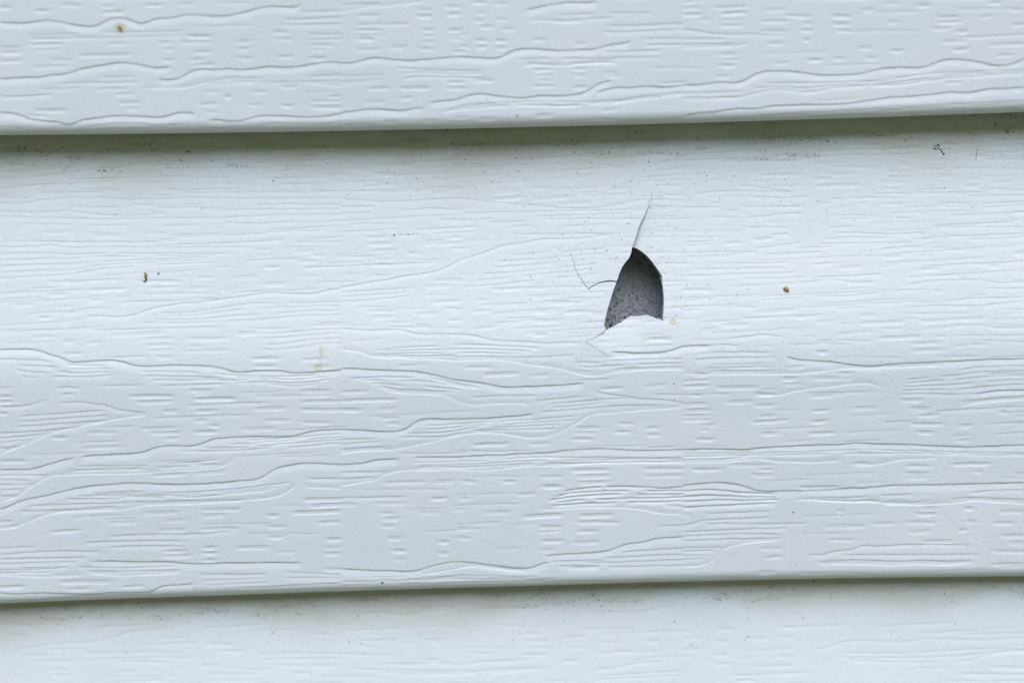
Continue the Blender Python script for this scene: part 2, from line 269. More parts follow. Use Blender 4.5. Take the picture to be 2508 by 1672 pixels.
TILES[(836, 560)] = dict(
S="0,958 60,955 200,965 340,970 480,975 560,985 660,1005 760,1032 860,1045 960,1055 1060,1075 1130,1088 1250,1080 1380,1078 1520,1070 1690,1055;0,1375 120,1378 240,1388 370,1393 400,1382 460,1370 490,1330 540,1305 650,1302 800,1303 1000,1298 1120,1288 1240,1278 1310,1272 1345,1255;480,1565 800,1562 1000,1552 1240,1542 1420,1535 1560,1515 1760,1505 1900,1512 2050,1520 2200,1515 2341,1512",
M="0,402 100,385 200,362 330,347 420,322 530,312 620,295 730,262 810,210 900,190 960,165 1050,135 1120,108 1250,95 1330,75 1420,65 1530,70 1650,60 1760,45 1880,38;0,682 80,685 180,695 300,690 420,687 520,722 600,722 650,716 780,722 870,722 940,735 1020,760 1150,768 1300,775 1420,783 1550,775 1680,780;1150,880 1350,878 1500,868 1620,860;860,1152 980,1148 1080,1140 1200,1142 1370,1138;1290,1180 1450,1165 1700,1142;1380,1200 1600,1185 1800,1165 2000,1160;1400,1225 1620,1210 1850,1180;1340,1255 1600,1235 1900,1210 2200,1205;1700,1105 1850,1135 1950,1145 2050,1165 2200,1168 2341,1195",

W="0,835 120,845 200,880 280,890 400,888 480,900 600,895 800,910 950,903 1100,905 1200,920 1300,940 1450,955 1560,980 1640,1005 1700,1015 1780,1010 1900,985 2100,968 2341,970;260,1090 310,1120 400,1130 560,1135 720,1145 770,1175 830,1205 920,1212 1100,1200 1280,1205 1330,1220;0,1545 150,1525 350,1520 500,1490 650,1460 760,1430 850,1408 980,1402 1120,1410 1200,1425 1280,1440 1400,1435 1500,1400 1600,1350 1700,1280 1900,1260 2341,1225",
B="200,830 500,800 900,780 1200,800 1500,820|200,870 480,885 800,890 1200,890|4|M;1550,905 1900,890 2341,880|1560,970 1700,1000 1900,975 2341,955|3|M;0,1020 300,1000 560,1000 1000,1085|260,1090 400,1120 720,1130 830,1140|4|M;560,1340 900,1325 1300,1300 1700,1265|300,1440 700,1440 900,1390 1500,1380|4|M;0,1430 300,1420|0,1530 350,1500|3|M;1100,170 1400,150 1880,115|740,430 1000,410 1800,320|6|F;0,420 300,400 560,390|0,520 300,500 500,470|3|F;900,500 1300,480 1700,470|1000,690 1400,640|3|F",
D="830,945,1060,940 950,995,1240,978 1270,1000,1450,990 0,1112,200,1107 0,1170,400,1162 0,1233,150,1232 220,1235,400,1218 250,1297,410,1292 290,1328,420,1325 890,1478,1180,1462 1270,1470,1450,1462 1560,1435,1740,1435 1590,1355,1800,1355 1590,1390,1770,1390 1850,1388,2000,1385 1880,1330,2030,1330 2060,1080,2250,1060 1750,1095,1960,1080 2070,1365,2200,1350 2080,1410,2190,1405",
d="130,50,350,42 160,100,370,90 250,157,380,155 200,200,380,200 210,240,370,237 530,102,850,85 710,60,850,48 150,558,400,552 180,600,370,595 500,582,690,568 600,500,840,482 880,570,1050,550 710,625,850,617 880,685,1080,660 600,347,870,345 560,385,770,380 1260,460,1510,445 1410,505,1730,488 1510,570,1700,550 1280,568,1440,562 1310,628,1530,618 1280,722,1430,715 1000,410,1430,395 910,485,1030,478 1700,585,1830,575 2090,750,2300,745 1720,772,1920,765")
TILES[(1672, 560)] = dict(
S="690,870 800,900 950,905 1050,915 1150,932 1300,945 1400,930 1500,922 1700,915 1900,905 2100,895 2341,890;0,1512 150,1508 300,1510 440,1515 500,1500 600,1498 650,1492 800,1487 950,1480 1100,1478 1180,1467 1280,1472 1500,1475 1700,1485 1950,1497 2100,1490 2341,1478",
M="280,755 350,745 460,735 540,720 600,725 680,738 720,732;1870,970 2000,945 2150,940 2341,935;1930,1130 2050,1130 2150,1105 2341,1108;2060,1000 2200,990 2341,995;1880,1185 2000,1175 2200,1155 2341,1145;150,797 260,793 330,795 400,802 420,775",
F="620,372 850,362 980,345 1080,350 1200,365 1350,355;1480,390 1600,370 1720,350 1850,348 2050,347 2110,360 2180,370 2341,362;460,135 640,115 800,95 880,60;0,320 120,318 400,305 740,298 810,285;50,275 500,265 740,262;190,235 760,230;540,172 1000,155;0,190 200,185 450,165;1030,22 1200,25 1430,35 1700,20;940,70 1130,55 1500,60;900,100 1200,95 1600,90;370,340 820,330 900,312;880,462 1100,458 1400,432;1500,535 1700,525 2050,525 2341,490;2050,405 2341,405;1750,495 2000,475 2341,465;1020,545 1300,530;0,120 150,105 250,95;0,90 230,80;750,130 1100,120",
W="470,1155 690,1145 730,1125 850,1105 1000,1090 1150,1070 1280,1062 1340,1080 1400,1110;1880,1235 2000,1200 2150,1185 2341,1170;0,1000 200,1003 700,1000 800,1000 1100,965 1400,955 1800,940",
B="40,840 300,830 650,835|0,935 200,905 700,895|2|M;60,950 400,935 650,930|200,990 650,990|2|M;1470,1030 1900,985 2050,960 2341,955|1400,1150 1600,1145 1900,1155 2341,1120|5|M;0,1530 500,1525 1200,1500 2341,1530|0,1562 600,1560 1200,1555 2341,1560|2|M",
D="1320,745,1660,728 1560,785,1800,768 1560,828,1820,820 1840,805,1980,785 1960,785,2110,790 910,765,1040,762 900,838,1020,838 700,945,860,930 1040,985,1200,982 660,1020,800,1015 680,1060,850,1060 860,1015,1200,1010 70,995,180,993 10,1040,200,1025 0,1073,200,1065 60,1135,130,1135 0,1195,190,1190 0,1240,220,1232 0,1275,200,1270 0,1300,200,1300 100,1340,240,1337 120,1370,180,1370 70,1435,240,1432 220,1080,530,1075 540,1100,640,1095 480,1125,650,1125 280,1180,500,1175 480,1205,650,1200 500,1278,660,1270 460,1320,740,1302 520,1400,680,1392 850,1145,1070,1132 860,1245,1030,1235 1140,1225,1350,1217 860,1320,1010,1305 850,1398,1060,1390 1470,1170,1670,1160 1540,1225,1700,1222 1580,1245,1700,1237 1590,1275,1780,1268 1590,1385,1740,1388 1870,1345,2000,1335 1830,1415,1990,1410 1860,1447,1990,1443 2160,1248,2230,1248 2280,1335,2341,1332",
d="470,70,640,55 270,95,440,85 1050,262,1240,250 1360,190,1530,182 1590,185,1730,177 1320,255,1520,240 1590,278,1800,265 1700,420,1800,418 490,567,800,543 250,535,510,530 0,555,150,550 250,655,470,647 120,690,240,675 770,602,850,598 900,635,1060,625 1190,640,1550,628 1600,630,2100,602 1200,590,1360,585 1620,685,1950,652 1040,720,1330,692 780,705,840,695 2080,250,2180,245 1970,150,2060,145 2260,160,2341,158 0,415,230,412 1540,1330,1820,1330")
TILES[(0, 1112)] = dict(
S="0,102 100,103 220,102 300,75 400,50 480,28 530,18;0,382 50,360 90,345 120,320 220,300 330,280 420,255 520,232 620,215 740,207 860,197 980,195 1080,202 1180,207 1350,203 1500,193 1650,180 1770,170 1815,150 1850,115 1900,92 1980,73 2060,62 2180,60 2341,70;610,732 720,730 850,732 1000,735 1200,735 1290,748 1430,747 1520,742 1700,742 1900,740 2090,742;0,945 110,958 200,950 320,950 450,955 640,960 750,948 860,947 960,950 1040,945 1080,915 1110,898 1200,895 1300,887 1345,880",
M="0,140 350,140;0,172 120,172 190,178 240,170;0,205 260,200;0,240 190,235;0,285 150,282;420,305 800,300 880,288 1150,298;160,352 560,335 740,335 880,325 1050,322 1330,315 1700,310;100,388 500,378 700,360 840,358;2080,160 2341,165;720,558 880,552 1050,545 1200,548 1390,540 1500,528 1650,522;540,605 700,597 900,590 1100,590 1290,590;720,632 900,625 1280,625;0,690 130,672 300,663 500,660 720,665;0,715 300,710 620,700;0,748 180,742 370,735 560,732;500,770 700,772 850,775 1000,770 1230,762;110,775 350,778 500,765;560,795 800,800 1270,790;1350,820 1500,818 1700,820 1860,815;0,1005 100,1000 250,995 700,975 1000,965 1300,955;1350,945 1600,940 1900,930 2100,920 2341,912;1600,910 1850,905 2050,890 2341,880;300,985 700,962 1000,962",
F="110,1340 200,1318 350,1295 470,1285 650,1280 780,1250 850,1220 950,1200 1150,1190;560,1360 800,1352 1050,1348 1280,1360;580,1400 1100,1385 1340,1390;1730,1362 1900,1357 2100,1355 2341,1362;760,1495 850,1482 980,1478;1400,1500 1800,1498;1750,1400 2341,1390;150,1370 400,1368;200,1412 540,1408;750,1420 1000,1412 1200,1425;300,1330 600,1325;100,1520 180,1508",
W="0,340 120,300 200,230 350,150 600,140 900,135 1100,125 1500,100 1650,25;20,520 150,490 250,440 400,400 600,390 850,385 950,360 1030,350 1300,345 1600,325 1850,305 1950,280 2000,240 2080,190;2060,230 2341,240;0,830 300,845 600,830;600,820 850,840 1250,815",
B="400,85 700,70 1000,75 1300,50 1600,25|350,130 600,120 1000,105 1560,85|3|M;620,262 900,245 1200,260 1700,225 2050,180|450,290 900,290 1300,300 1900,240|3|M;0,780 300,785|0,820 500,810|2|M;1350,850 1860,840|1380,920 1900,880|2|F;1900,780 2341,815|1900,870 2341,860|2|F",
D="1030,140,1290,125 1310,125,1570,105 1280,55,1400,48 950,398,1240,388 1110,450,1300,435 720,462,960,455 1360,373,1670,365 1360,412,1560,408 1060,512,1280,508 1360,508,1650,500 330,528,580,512 1820,410,1930,408 1810,490,2000,485 1820,562,1970,557 1980,392,2341,378 2060,300,2341,295 2120,345,2341,335 2160,465,2320,455 2210,577,2341,572 1600,633,1860,625 1880,665,2050,657 2200,633,2341,628 2210,675,2341,670 1100,657,1290,655 1100,692,1340,683 1370,633,1510,630 1370,672,1510,668 1370,722,1500,717 400,865,780,862 0,905,180,895 820,905,1000,893 450,918,640,915 2200,782,2341,778 0,40,210,38 0,455,100,452 0,490,140,480",
d="1500,1342,1690,1345 1400,1292,1630,1295 320,1470,480,1465 350,1505,510,1500 1000,1535,1120,1533 1990,1495,2150,1492 1090,1250,1300,1248")
TILES[(836, 1112)] = dict(
S="0,70 100,65 160,58 220,38 300,33 420,30;1380,692 1500,685 1620,678 1750,668 1850,660 1890,632 1970,610 2080,600 2140,578 2200,572 2341,562;0,780 150,792 280,797 380,797 460,803 530,795 590,770 680,750 760,735 830,735 920,742 1000,755 1100,768 1200,780 1280,783 1340,765 1390,740 1450,735",
M="0,120 150,118 350,115;0,165 120,160 260,148;2130,550 2150,510 2180,485 2341,482;0,293 200,292 300,290 480,285;0,870 400,862 800,850 1380,852 1500,845;0,915 300,915 700,900 1100,895 1500,890 1900,878 2341,870;350,890 700,880 1100,868 1700,866 2200,860;0,895 200,892",
F="0,1085 200,1082 400,1092 540,1080 600,1050 680,1035 840,1037;920,1060 1050,1050 1250,1048 1400,1040;1770,1072 2000,1078 2150,1055 2300,1030;240,1430 450,1430 700,1425 820,1440 950,1415 1150,1408 1400,1385;0,1362 200,1365 400,1380;1700,1475 1850,1460 2000,1430 2240,1410;560,820 850,770;580,850 900,815",
W="0,225 120,200 250,180 300,140 380,118 500,112 650,112 800,105 900,115 1000,115 1150,100 1300,82 1500,85 1700,65 1900,55 2341,65;1330,385 1500,380 1700,370 1850,370 2000,372 2100,390 2200,412 2341,412;500,840 700,800 900,770 1100,790 1300,815",
B="400,50 900,35 1400,8 2341,12|420,100 900,100 1500,70 2341,50|3|M;1450,270 1530,240 1620,222 1750,212 1900,208 2060,210 2200,217 2341,210|1340,360 1500,360 1700,350 1850,345 2000,340 2341,330|5|S;1900,660 2150,640 2341,630|1450,800 1900,790 2341,780|4|M;1380,720 1850,715|1450,790 1800,780|2|M;100,830 500,840 900,825 1400,830|100,862 700,855 1400,845|2|F;0,1460 700,1480 1480,1440|400,1520 1000,1500 1450,1470|3|F;1700,1510 2341,1470|1700,1560 2341,1530|2|F",
D="270,190,600,180 620,182,790,172 790,175,940,185 1090,180,1220,177 200,330,490,325 0,335,110,335 590,298,740,294 790,295,900,293 250,400,380,397 270,435,420,430 250,485,400,482 300,568,430,563 320,653,460,652 345,712,460,708 520,398,690,392 780,372,870,368 950,392,1190,385 790,498,890,498 790,565,900,565 640,592,760,594 650,668,750,668 1190,270,1360,263 1360,215,1530,208 1340,148,1530,145 1560,102,1850,97 1610,145,1860,135 1610,190,1850,180 2050,95,2341,90 2060,140,2341,135 1220,420,1540,402 1610,410,1880,403 1590,460,1930,458 1330,490,1530,488 1340,530,1520,515 1600,525,1780,512 1350,590,1540,585 1570,597,1790,592 1340,648,1500,648 2190,340,2341,350",
d="1240,1225,1370,1222 1230,1270,1430,1268 1500,1250,1680,1240 1530,1285,1680,1278 1540,1320,1680,1315 1300,1320,1430,1315 1230,1365,1420,1360 550,1265,720,1262 590,1288,710,1285 1780,1285,1910,1282 2060,1275,2200,1272 1870,1340,2010,1338 1500,1410,1640,1405 540,1405,700,1402 1760,1220,1890,1220 390,1285,500,1282 140,1225,290,1220 100,1310,240,1305")
TILES[(1672, 1112)] = dict(
S="0,212 150,197 270,190 350,200 420,215 480,240 550,255 700,250 850,245 1000,243 1110,235 1150,227 1250,230 1340,220 1450,210 1570,208 1800,207 1950,202 2341,192",
M="830,690 870,683 970,688 1020,662 1160,655 1200,630 1240,618 1280,627 1400,625 1500,615 1700,617 1900,618 2010,617;0,482 50,480 130,450 300,440 620,428;130,405 640,385;130,475 350,470 600,475 880,465;0,560 200,548 400,540 560,542 700,548;0,590 250,580 700,570;0,530 300,515 750,500;0,660 250,655;0,690 200,688;0,640 300,630;0,715 190,712;1050,685 1400,685 1700,685 2080,683;900,738 1050,728 1200,722 1400,730 1500,732 1650,722 1800,732 2030,728;2130,778 2200,770 2341,768;2080,840 2150,822 2341,815;950,835 1100,832 1300,835 1450,840;1350,325 1600,325 1700,310;1940,265 2100,245 2341,240;1800,300 2000,295 2341,310;1130,60 1200,55 1310,50",
F="870,1338 970,1325 1050,1295 1130,1272 1230,1268 1380,1278 1500,1282 1580,1275 1640,1258 1720,1255 1900,1265 2080,1268 2180,1255 2341,1252;0,985 120,970 150,955 250,925 450,905;920,925 1100,905",
W="0,775 120,770 200,745 260,665 360,625 500,605 640,595 710,575;900,758 1200,755 1400,765 1600,755 1800,762 2000,745;0,65 300,55 530,35 640,55 900,60 1130,45;1150,78 1300,80 1500,40 1800,30;730,320 900,315 1000,320 1150,330 1300,325 1400,345 1600,352 1900,335 2000,320 2341,345;0,420 100,440",
B="0,235 200,225 420,255 650,265|0,385 200,375 600,345 740,340|4|S;730,300 960,290 1100,295 1400,265 1700,250|900,315 1150,325 1600,340|2|M;1000,1350 1500,1350 1900,1320 2341,1330|1000,1420 1600,1440 1950,1440 2100,1380 2341,1350|3|F;0,10 200,5 530,0|0,50 300,45 530,20|2|M",
D="310,68,640,65 500,98,640,97 460,135,640,133 50,95,280,97 1510,75,1720,73 1500,125,1710,125 1510,150,1710,148 1830,62,2140,58 780,220,1110,215 1630,365,1750,362 1580,402,1760,398 950,485,1270,480 1280,470,1480,465 1500,460,1760,458 1530,525,1720,518 970,580,1210,578 1640,588,1880,585 1050,380,1130,378 1920,365,2000,365 1920,455,2030,450 1880,512,1970,508 2150,385,2341,385 2110,465,2300,465 2170,552,2341,548 2210,600,2341,597 2100,655,2341,657 520,640,710,637 540,705,710,688 500,802,650,795 2000,112,2060,110 2260,125,2341,125 2110,750,2341,745",
d="210,1195,380,1190 0,1250,150,1247 430,1250,620,1250 640,1245,780,1238 0,1328,150,1325 210,1275,340,1273 190,1365,330,1362 190,1428,350,1427 490,1445,780,1440 690,1497,800,1490 640,1180,780,1178 1380,1215,1480,1210 2080,1450,2341,1455 630,1380,770,1378 340,1545,520,1540")

# lower edges of the two upper panels as seen on the wall (photo pixels)
EDGE_TOP = np.array([(0,330),(179,328),(428,326),(668,323.5),(836,320),(1050,315),(1265,310),(1479,305),(1672,300.5),(1886,296),(2100,288.5),(2315,280),(2508,273)])
EDGE_MID = np.array([(0,1481.6),(250,1473),(482,1464),(836,1452),(1122,1442),(1407,1435),(1672,1428),(1993,1422),(2207,1417.5),(2508,1415)])

def parse_line(s):
    return np.array([[float(a) for a in p.split(',')] for p in s.split()])

# canvases: one relief map per panel, in photo pixels (x step 3, y step 1)
X0, X1, Y0, Y1, XS = -600, 3100, -900, 2600, 3
NX, NY = (X1 - X0) // XS + 1, Y1 - Y0 + 1
CANV = [np.zeros((NY, NX), np.float32) for _ in range(3)]
CX = X0 + XS * np.arange(NX)

def which(x, y):
    if y < np.interp(x, EDGE_TOP[:, 0], EDGE_TOP[:, 1]): return 0
    if y < np.interp(x, EDGE_MID[:, 0], EDGE_MID[:, 1]): return 1
    return 2

TILE_OX = [None]
def stamp(pan, pts, prof, reach, taper=18, depth=1.0, vary=0.25):
    tl_, tr_ = taper, taper
    if TILE_OX[0] is not None:          # carry lines across the joints between traced stretches
        a_, b_ = TILE_OX[0], TILE_OX[0] + 836
        pts = pts.copy()
        if pts[0, 0] < a_ + 4: pts = np.vstack([[a_ - 9, pts[0, 1]], pts[pts[:, 0] > a_ + 1]]); tl_ = 18
        if pts[-1, 0] > b_ - 4: pts = np.vstack([pts[pts[:, 0] < b_ - 1], [b_ + 9, pts[-1, 1]]]); tr_ = 18
    xs, ys = pts[:, 0], pts[:, 1]
    i0 = int(math.ceil((xs.min() - X0) / XS)); i1 = int((xs.max() - X0) // XS)
    if i1 <= i0: return
    ii = np.arange(max(i0, 0), min(i1, NX - 1) + 1); x = CX[ii]
    # smooth curve through the points
    y = np.interp(x, xs, ys)
    k = max(1, min(9, len(x) // 6)); ker = np.hanning(2 * k + 1); ker /= ker.sum()
    yp = np.pad(y, k, mode='reflect', reflect_type='odd') if len(y) > 2 * k else None
    if yp is not None: y = np.convolve(yp, ker, 'valid')
    n = len(x)
    wob = np.interp(x, np.linspace(x[0], x[-1], max(3, n // 6)), RNG.normal(0, 0.35, max(3, n // 6)))
    y = y + wob
    m = max(3, n // 9)
    amp = depth * (1 + vary * np.interp(x, np.linspace(x[0], x[-1], m), RNG.uniform(-1, 1, m)))
    tp = np.minimum(sstep(0, tl_, x - x[0]), sstep(0, tr_, x[-1] - x))
    lo = -np.array(reach[0]); rows = np.arange(reach[0], reach[1] + 1)
    yi = np.round(y).astype(int)
    R = yi[None, :] + rows[:, None]
    d = R - y[None, :]
    h = prof(d, tp[None, :]) * amp[None, :]
    ok = (R >= Y0) & (R <= Y1)
    R2 = np.clip(R - Y0, 0, NY - 1)
    C = np.broadcast_to(ii[None, :], R2.shape)
    np.add.at(CANV[pan], (R2[ok], C[ok]), h[ok].astype(np.float32))

MM = 1e-3
def p_dark(w, rec):
    return lambda d, tp: -tp * sstep(-w, w, d) * (1 - sstep(0, 1, np.clip((d - w) / rec, 0, 1)) ) if False else -tp * sstep(-w, w, d) * np.clip(1 - (d - w) / rec, 0, 1) ** 1.3
def p_white(w, rec):
    f = p_dark(w, rec)
    return lambda d, tp: f(-d, tp)
def p_tick(gap, w=1.1):
    return lambda d, tp: -tp * (sstep(-w, w, d) - sstep(gap * (0.72 + 0.28 * tp) - 1.9, gap * (0.72 + 0.28 * tp) + 1.9, d))

DEP = dict(S=0.190 * MM, M=0.100 * MM, F=0.072 * MM)
def gain(x, y, pan):
    if pan == 1: return 0.9 + 0.1 * float(sstep(760, 880, y))
    if pan == 2: return 0.95
    return 0.9

def put_line(kind, P, pan=None, rec=None):
    mx, my = P[:, 0].mean(), P[:, 1].mean()
    pan = which(mx, my) if pan is None else pan
    g_ = gain(mx, my, pan)
    if kind == 'W':
        stamp(pan, P, p_white(1.6, 13), (-18, 6), 30, 0.08 * MM * g_)
    else:
        r = rec or dict(S=17, M=11, F=12)[kind]
        stamp(pan, P, p_dark(1.1, r), (-4, int(r) + 4), 26 if kind != 'S' else 20, DEP[kind] * g_)

for (ox, oy), t in TILES.items():
    off = np.array([ox, oy]); TILE_OX[0] = ox
    for kind in 'SMFW':
        for s in t.get(kind, '').split(';'):
            if s.strip(): put_line(kind, parse_line(s) * K + off)
    for kind in 'Dd':
        for s in t.get(kind, '').split():
            a = np.array([float(q) for q in s.split(',')]) * K
            x1, y1, x2, y2 = a[0] + ox, a[1] + oy, a[2] + ox, a[3] + oy
            bow = random.uniform(0.2, 1.5); x1 -= 5; x2 += 5
            xs = np.linspace(x1, x2, 7); tt = np.linspace(0, 1, 7)
            ys = y1 + (y2 - y1) * tt - bow * np.sin(math.pi * tt)
            pan = which((x1 + x2) / 2, (y1 + y2) / 2); g_ = gain((x1 + x2) / 2, (y1 + y2) / 2, pan)
            dep = (0.096 if kind == 'D' else 0.072) * MM * g_ * random.uniform(0.65, 1.2)
            stamp(pan, np.stack([xs, ys], 1), p_tick(random.uniform(8, 10)), (-4, 14), min(26, (x2 - x1) * 0.42), dep)
    for s in t.get('B', '').split(';'):
        if not s.strip(): continue
        a, b, n, kd = s.split('|')
        A, Bt = parse_line(a) * K + off, parse_line(b) * K + off
        n = int(n)
        xa = max(A[0, 0], Bt[0, 0]) - 0; xb = max(A[-1, 0], Bt[-1, 0])
        xl, xr = min(A[0, 0], Bt[0, 0]), max(A[-1, 0], Bt[-1, 0])
        for i in range(n):
            f = (i + 0.35) / n
            s0 = (1 - f) * A[0, 0] + f * Bt[0, 0]; s1 = (1 - f) * A[-1, 0] + f * Bt[-1, 0]
            L = s1 - s0
            # a band line is one or two runs with a short break
            cuts = [(s0 + (random.uniform(0, .08) * L if s0 > ox + 4 else 0), s1 - (random.uniform(0, .08) * L if s1 < ox + 832 else 0))]
            if L > 260:
                c = s0 + L * random.uniform(.3, .7)
                cuts = [(cuts[0][0], c - random.uniform(-8, 14)), (c + random.uniform(-8, 14), cuts[0][1])]
            for q0, q1 in cuts:
                xs = np.linspace(q0, q1, max(8, int((q1 - q0) / 22)))
                ya = np.interp(xs, A[:, 0], A[:, 1]); yb = np.interp(xs, Bt[:, 0], Bt[:, 1])
                ys = ya * (1 - f) + yb * f + np.cumsum(RNG.normal(0, 0.35, len(xs)))
                gapy = abs(float((yb - ya).mean())) / n
                put_line(kd, np.stack([xs, ys], 1), rec=max(6, min(16, gapy * 0.95)))

TILE_OX[0] = None
# many more long, close, shallow grain lines over the upper part of the broken panel, wherever none is traced yet
def fine_lines(pan, n, xr, yr, Lr, dep, clear):
    made = 0
    for _ in range(n * 8):
        if made >= n: break
        x = random.uniform(*xr); L = random.uniform(*Lr); y = random.uniform(*yr)
        xs = np.linspace(x, x + L, max(6, int(L / 18)))
        slope = -0.028 + 0.03 * math.sin(x / 260 + y / 70)
        ys = y + slope * (xs - x) + np.cumsum(RNG.normal(0, 0.55, len(xs)))
        if pan == 1 and (ys < np.interp(xs, EDGE_TOP[:, 0], EDGE_TOP[:, 1]) + 20).any(): continue
        c = CANV[pan]; ix = np.clip(((xs - X0) / XS).astype(int), 0, NX - 1)
        busy = 0
        for o in range(-clear, clear + 1, 2):
            iy = np.clip((ys + o - Y0).astype(int), 0, NY - 1); busy = np.maximum(busy, -c[iy, ix])
        if (busy > 0.022 * MM).mean() > 0.12: continue
        stamp(pan, np.stack([xs, ys], 1), p_dark(1.3, 10), (-4, 14), min(34, L * .3), dep * MM * random.uniform(.6, 1.1), .35)
        made += 1
fine_lines(1, 215, (-60, 2480), (470, 850), (110, 420), 0.066, 5)
fine_lines(1, 90, (-60, 2480), (470, 850), (40, 110), 0.068, 4)
fine_lines(1, 120, (-60, 2480), (330, 480), (60, 260), 0.06, 5)
fine_lines(1, 110, (-60, 2480), (870, 1130), (90, 300), 0.075, 5)
fine_lines(1, 45, (-60, 2480), (1130, 1410), (90, 260), 0.07, 6)
fine_lines(0, 40, (-60, 2480), (-60, 270), (90, 260), 0.07, 6)
fine_lines(2, 60, (-60, 2480), (1530, 1690), (60, 240), 0.07, 5)
# grain for the stretches of panel outside the traced stretch, and faint filler between traced ticks
def filler(pan, xr, yr, n, dep):
    for _ in range(n):
        x = random.uniform(*xr); y = random.uniform(*yr); L = random.uniform(45, 120)
        xs = np.linspace(x, x + L, 6)
        ys = y + 0.02 * (x - xs) + random.uniform(-2, 2) * np.sin(np.linspace(0, 3, 6))
        stamp(pan, np.stack([xs, ys], 1), p_tick(9), (-4, 14), 26, dep * MM * random.uniform(.6, 1.1))
for pan, (ya, yb) in enumerate(((-880, 300), (340, 1440), (1480, 2590))):
    filler(pan, (-590, -120), (ya, yb), 220, 0.15); filler(pan, (2520, 2980), (ya, yb), 220, 0.15)
filler(0, (-100, 2500), (-880, -30), 500, 0.15)
filler(2, (-100, 2500), (1700, 2590), 500, 0.15)

def sample(c, px, py):
    fx = np.clip((px - X0) / XS, 0, NX - 1.001); fy = np.clip(py - Y0, 0, NY - 1.001)
    ix = fx.astype(int); iy = fy.astype(int); ax = fx - ix; ay = fy - iy
    return (c[iy, ix] * (1 - ax) * (1 - ay) + c[iy, ix + 1] * ax * (1 - ay) + c[iy + 1, ix] * (1 - ax) * ay + c[iy + 1, ix + 1] * ax * ay)

# ------------------------------------------------------------------ the torn place (photo pixels)
def HZ(s):
    p = parse_line(s); return np.stack([1340 + p[:, 0] / 3.4075, 440 + p[:, 1] / 3.4075], 1)
HOLE = HZ("708,568 730,568 760,580 800,605 840,640 880,685 915,735 945,780 963,808 961,850 968,900 974,965 975,1030 972,1100 970,1180 940,1172 905,1160 880,1148 865,1145 840,1133 800,1137 770,1142 735,1145 710,1142 690,1148 650,1172 600,1202 550,1230 510,1255 485,1263 472,1237 478,1190 488,1150 500,1100 520,1030 550,930 580,852 600,790 630,720 655,690 685,650 700,615")
# finer outline, a little ragged along the lower tear
def refine(P, step=2.0):
    out = []
    for i in range(len(P)):
        a, b = P[i], P[(i + 1) % len(P)]; n = max(1, int(np.linalg.norm(b - a) / step))
        for j in range(n):
            q = a + (b - a) * j / n
            rag = 0.9 if (q[1] > 772 and j) else 0.25 * (j > 0)
            out.append(q + RNG.normal(0, rag, 2) * np.array([0.6, 1]))
    return np.array(out)
HOLE = refine(HOLE)
CR_UP = HZ("880,112 870,150 858,195 830,265 800,335 775,385 762,430 742,490 712,575")
CR_LEFT = HZ("185,603 198,628 207,642 214,668 226,692 228,718 231,742 244,762 250,778 268,806 285,822 292,845 318,880 330,898 347,913")
CR_LEFT2 = HZ("347,913 362,898 385,884 425,862 480,848 530,843 560,846 584,854")
CR_LOW = HZ("322,1354 345,1338 375,1325 398,1318 420,1308 440,1290 470,1274 485,1262")
CR_DIAG = HZ("322,1356 380,1388 430,1420 470,1445 508,1467")
FOLD = HZ("322,1355 380,1388 430,1418 520,1437 650,1441 800,1448 930,1443 1050,1420 1110,1395 1180,1386 1400,1380")
stamp(1, HZ("510,1433 560,1436 650,1439 800,1447 930,1442 1020,1428 1060,1415 1110,1393 1180,1385 1400,1378"), p_dark(1.7, 17), (-4, 20), 25, 0.26 * MM)
stamp(1, HZ("800,1335 850,1322 900,1318 980,1320 1060,1328"), p_tick(9), (-4, 14), 20, 0.06 * MM)

def seg_dist(px, py, P, closed=False):
    best = np.full(px.shape, 1e9); nx_, ny_ = np.zeros_like(px), np.zeros_like(py)
    n = len(P)
    for i in range(n if closed else n - 1):
        a, b = P[i], P[(i + 1) % n]; d = b - a; L = max(1e-9, d @ d)
        t = np.clip(((px - a[0]) * d[0] + (py - a[1]) * d[1]) / L, 0, 1)
        qx, qy = a[0] + t * d[0], a[1] + t * d[1]
        dd = np.hypot(px - qx, py - qy); m = dd < best
        best = np.where(m, dd, best); nx_ = np.where(m, qx, nx_); ny_ = np.where(m, qy, ny_)
    return best, nx_, ny_

def inside(px, py, P):
    r = np.zeros(px.shape, bool); n = len(P); j = n - 1
    for i in range(n):
        xi, yi = P[i]; xj, yj = P[j]
        if yi != yj:
            r ^= ((yi > py) != (yj > py)) & (px < (xj - xi) * (py - yi) / (yj - yi) + xi)
        j = i
    return r

HLOW = HZ('485,1263 510,1255 550,1230 600,1202 650,1172 690,1148 710,1142 735,1145 770,1142 800,1137 840,1133 865,1145 880,1148 905,1160 940,1172 970,1180')
def in_flap(px, py):
    yf = np.interp(px, FOLD[:, 0], FOLD[:, 1])
    yc = np.interp(px, CR_LOW[:, 0], CR_LOW[:, 1], left=1e9, right=-1e9)
    yl = np.interp(px, HLOW[:, 0], HLOW[:, 1], left=-1e9) - 3
    return (px > 1434.5) & (px < 1628) & (py < yf) & (py > 760) & (py > yc) & (py > yl)

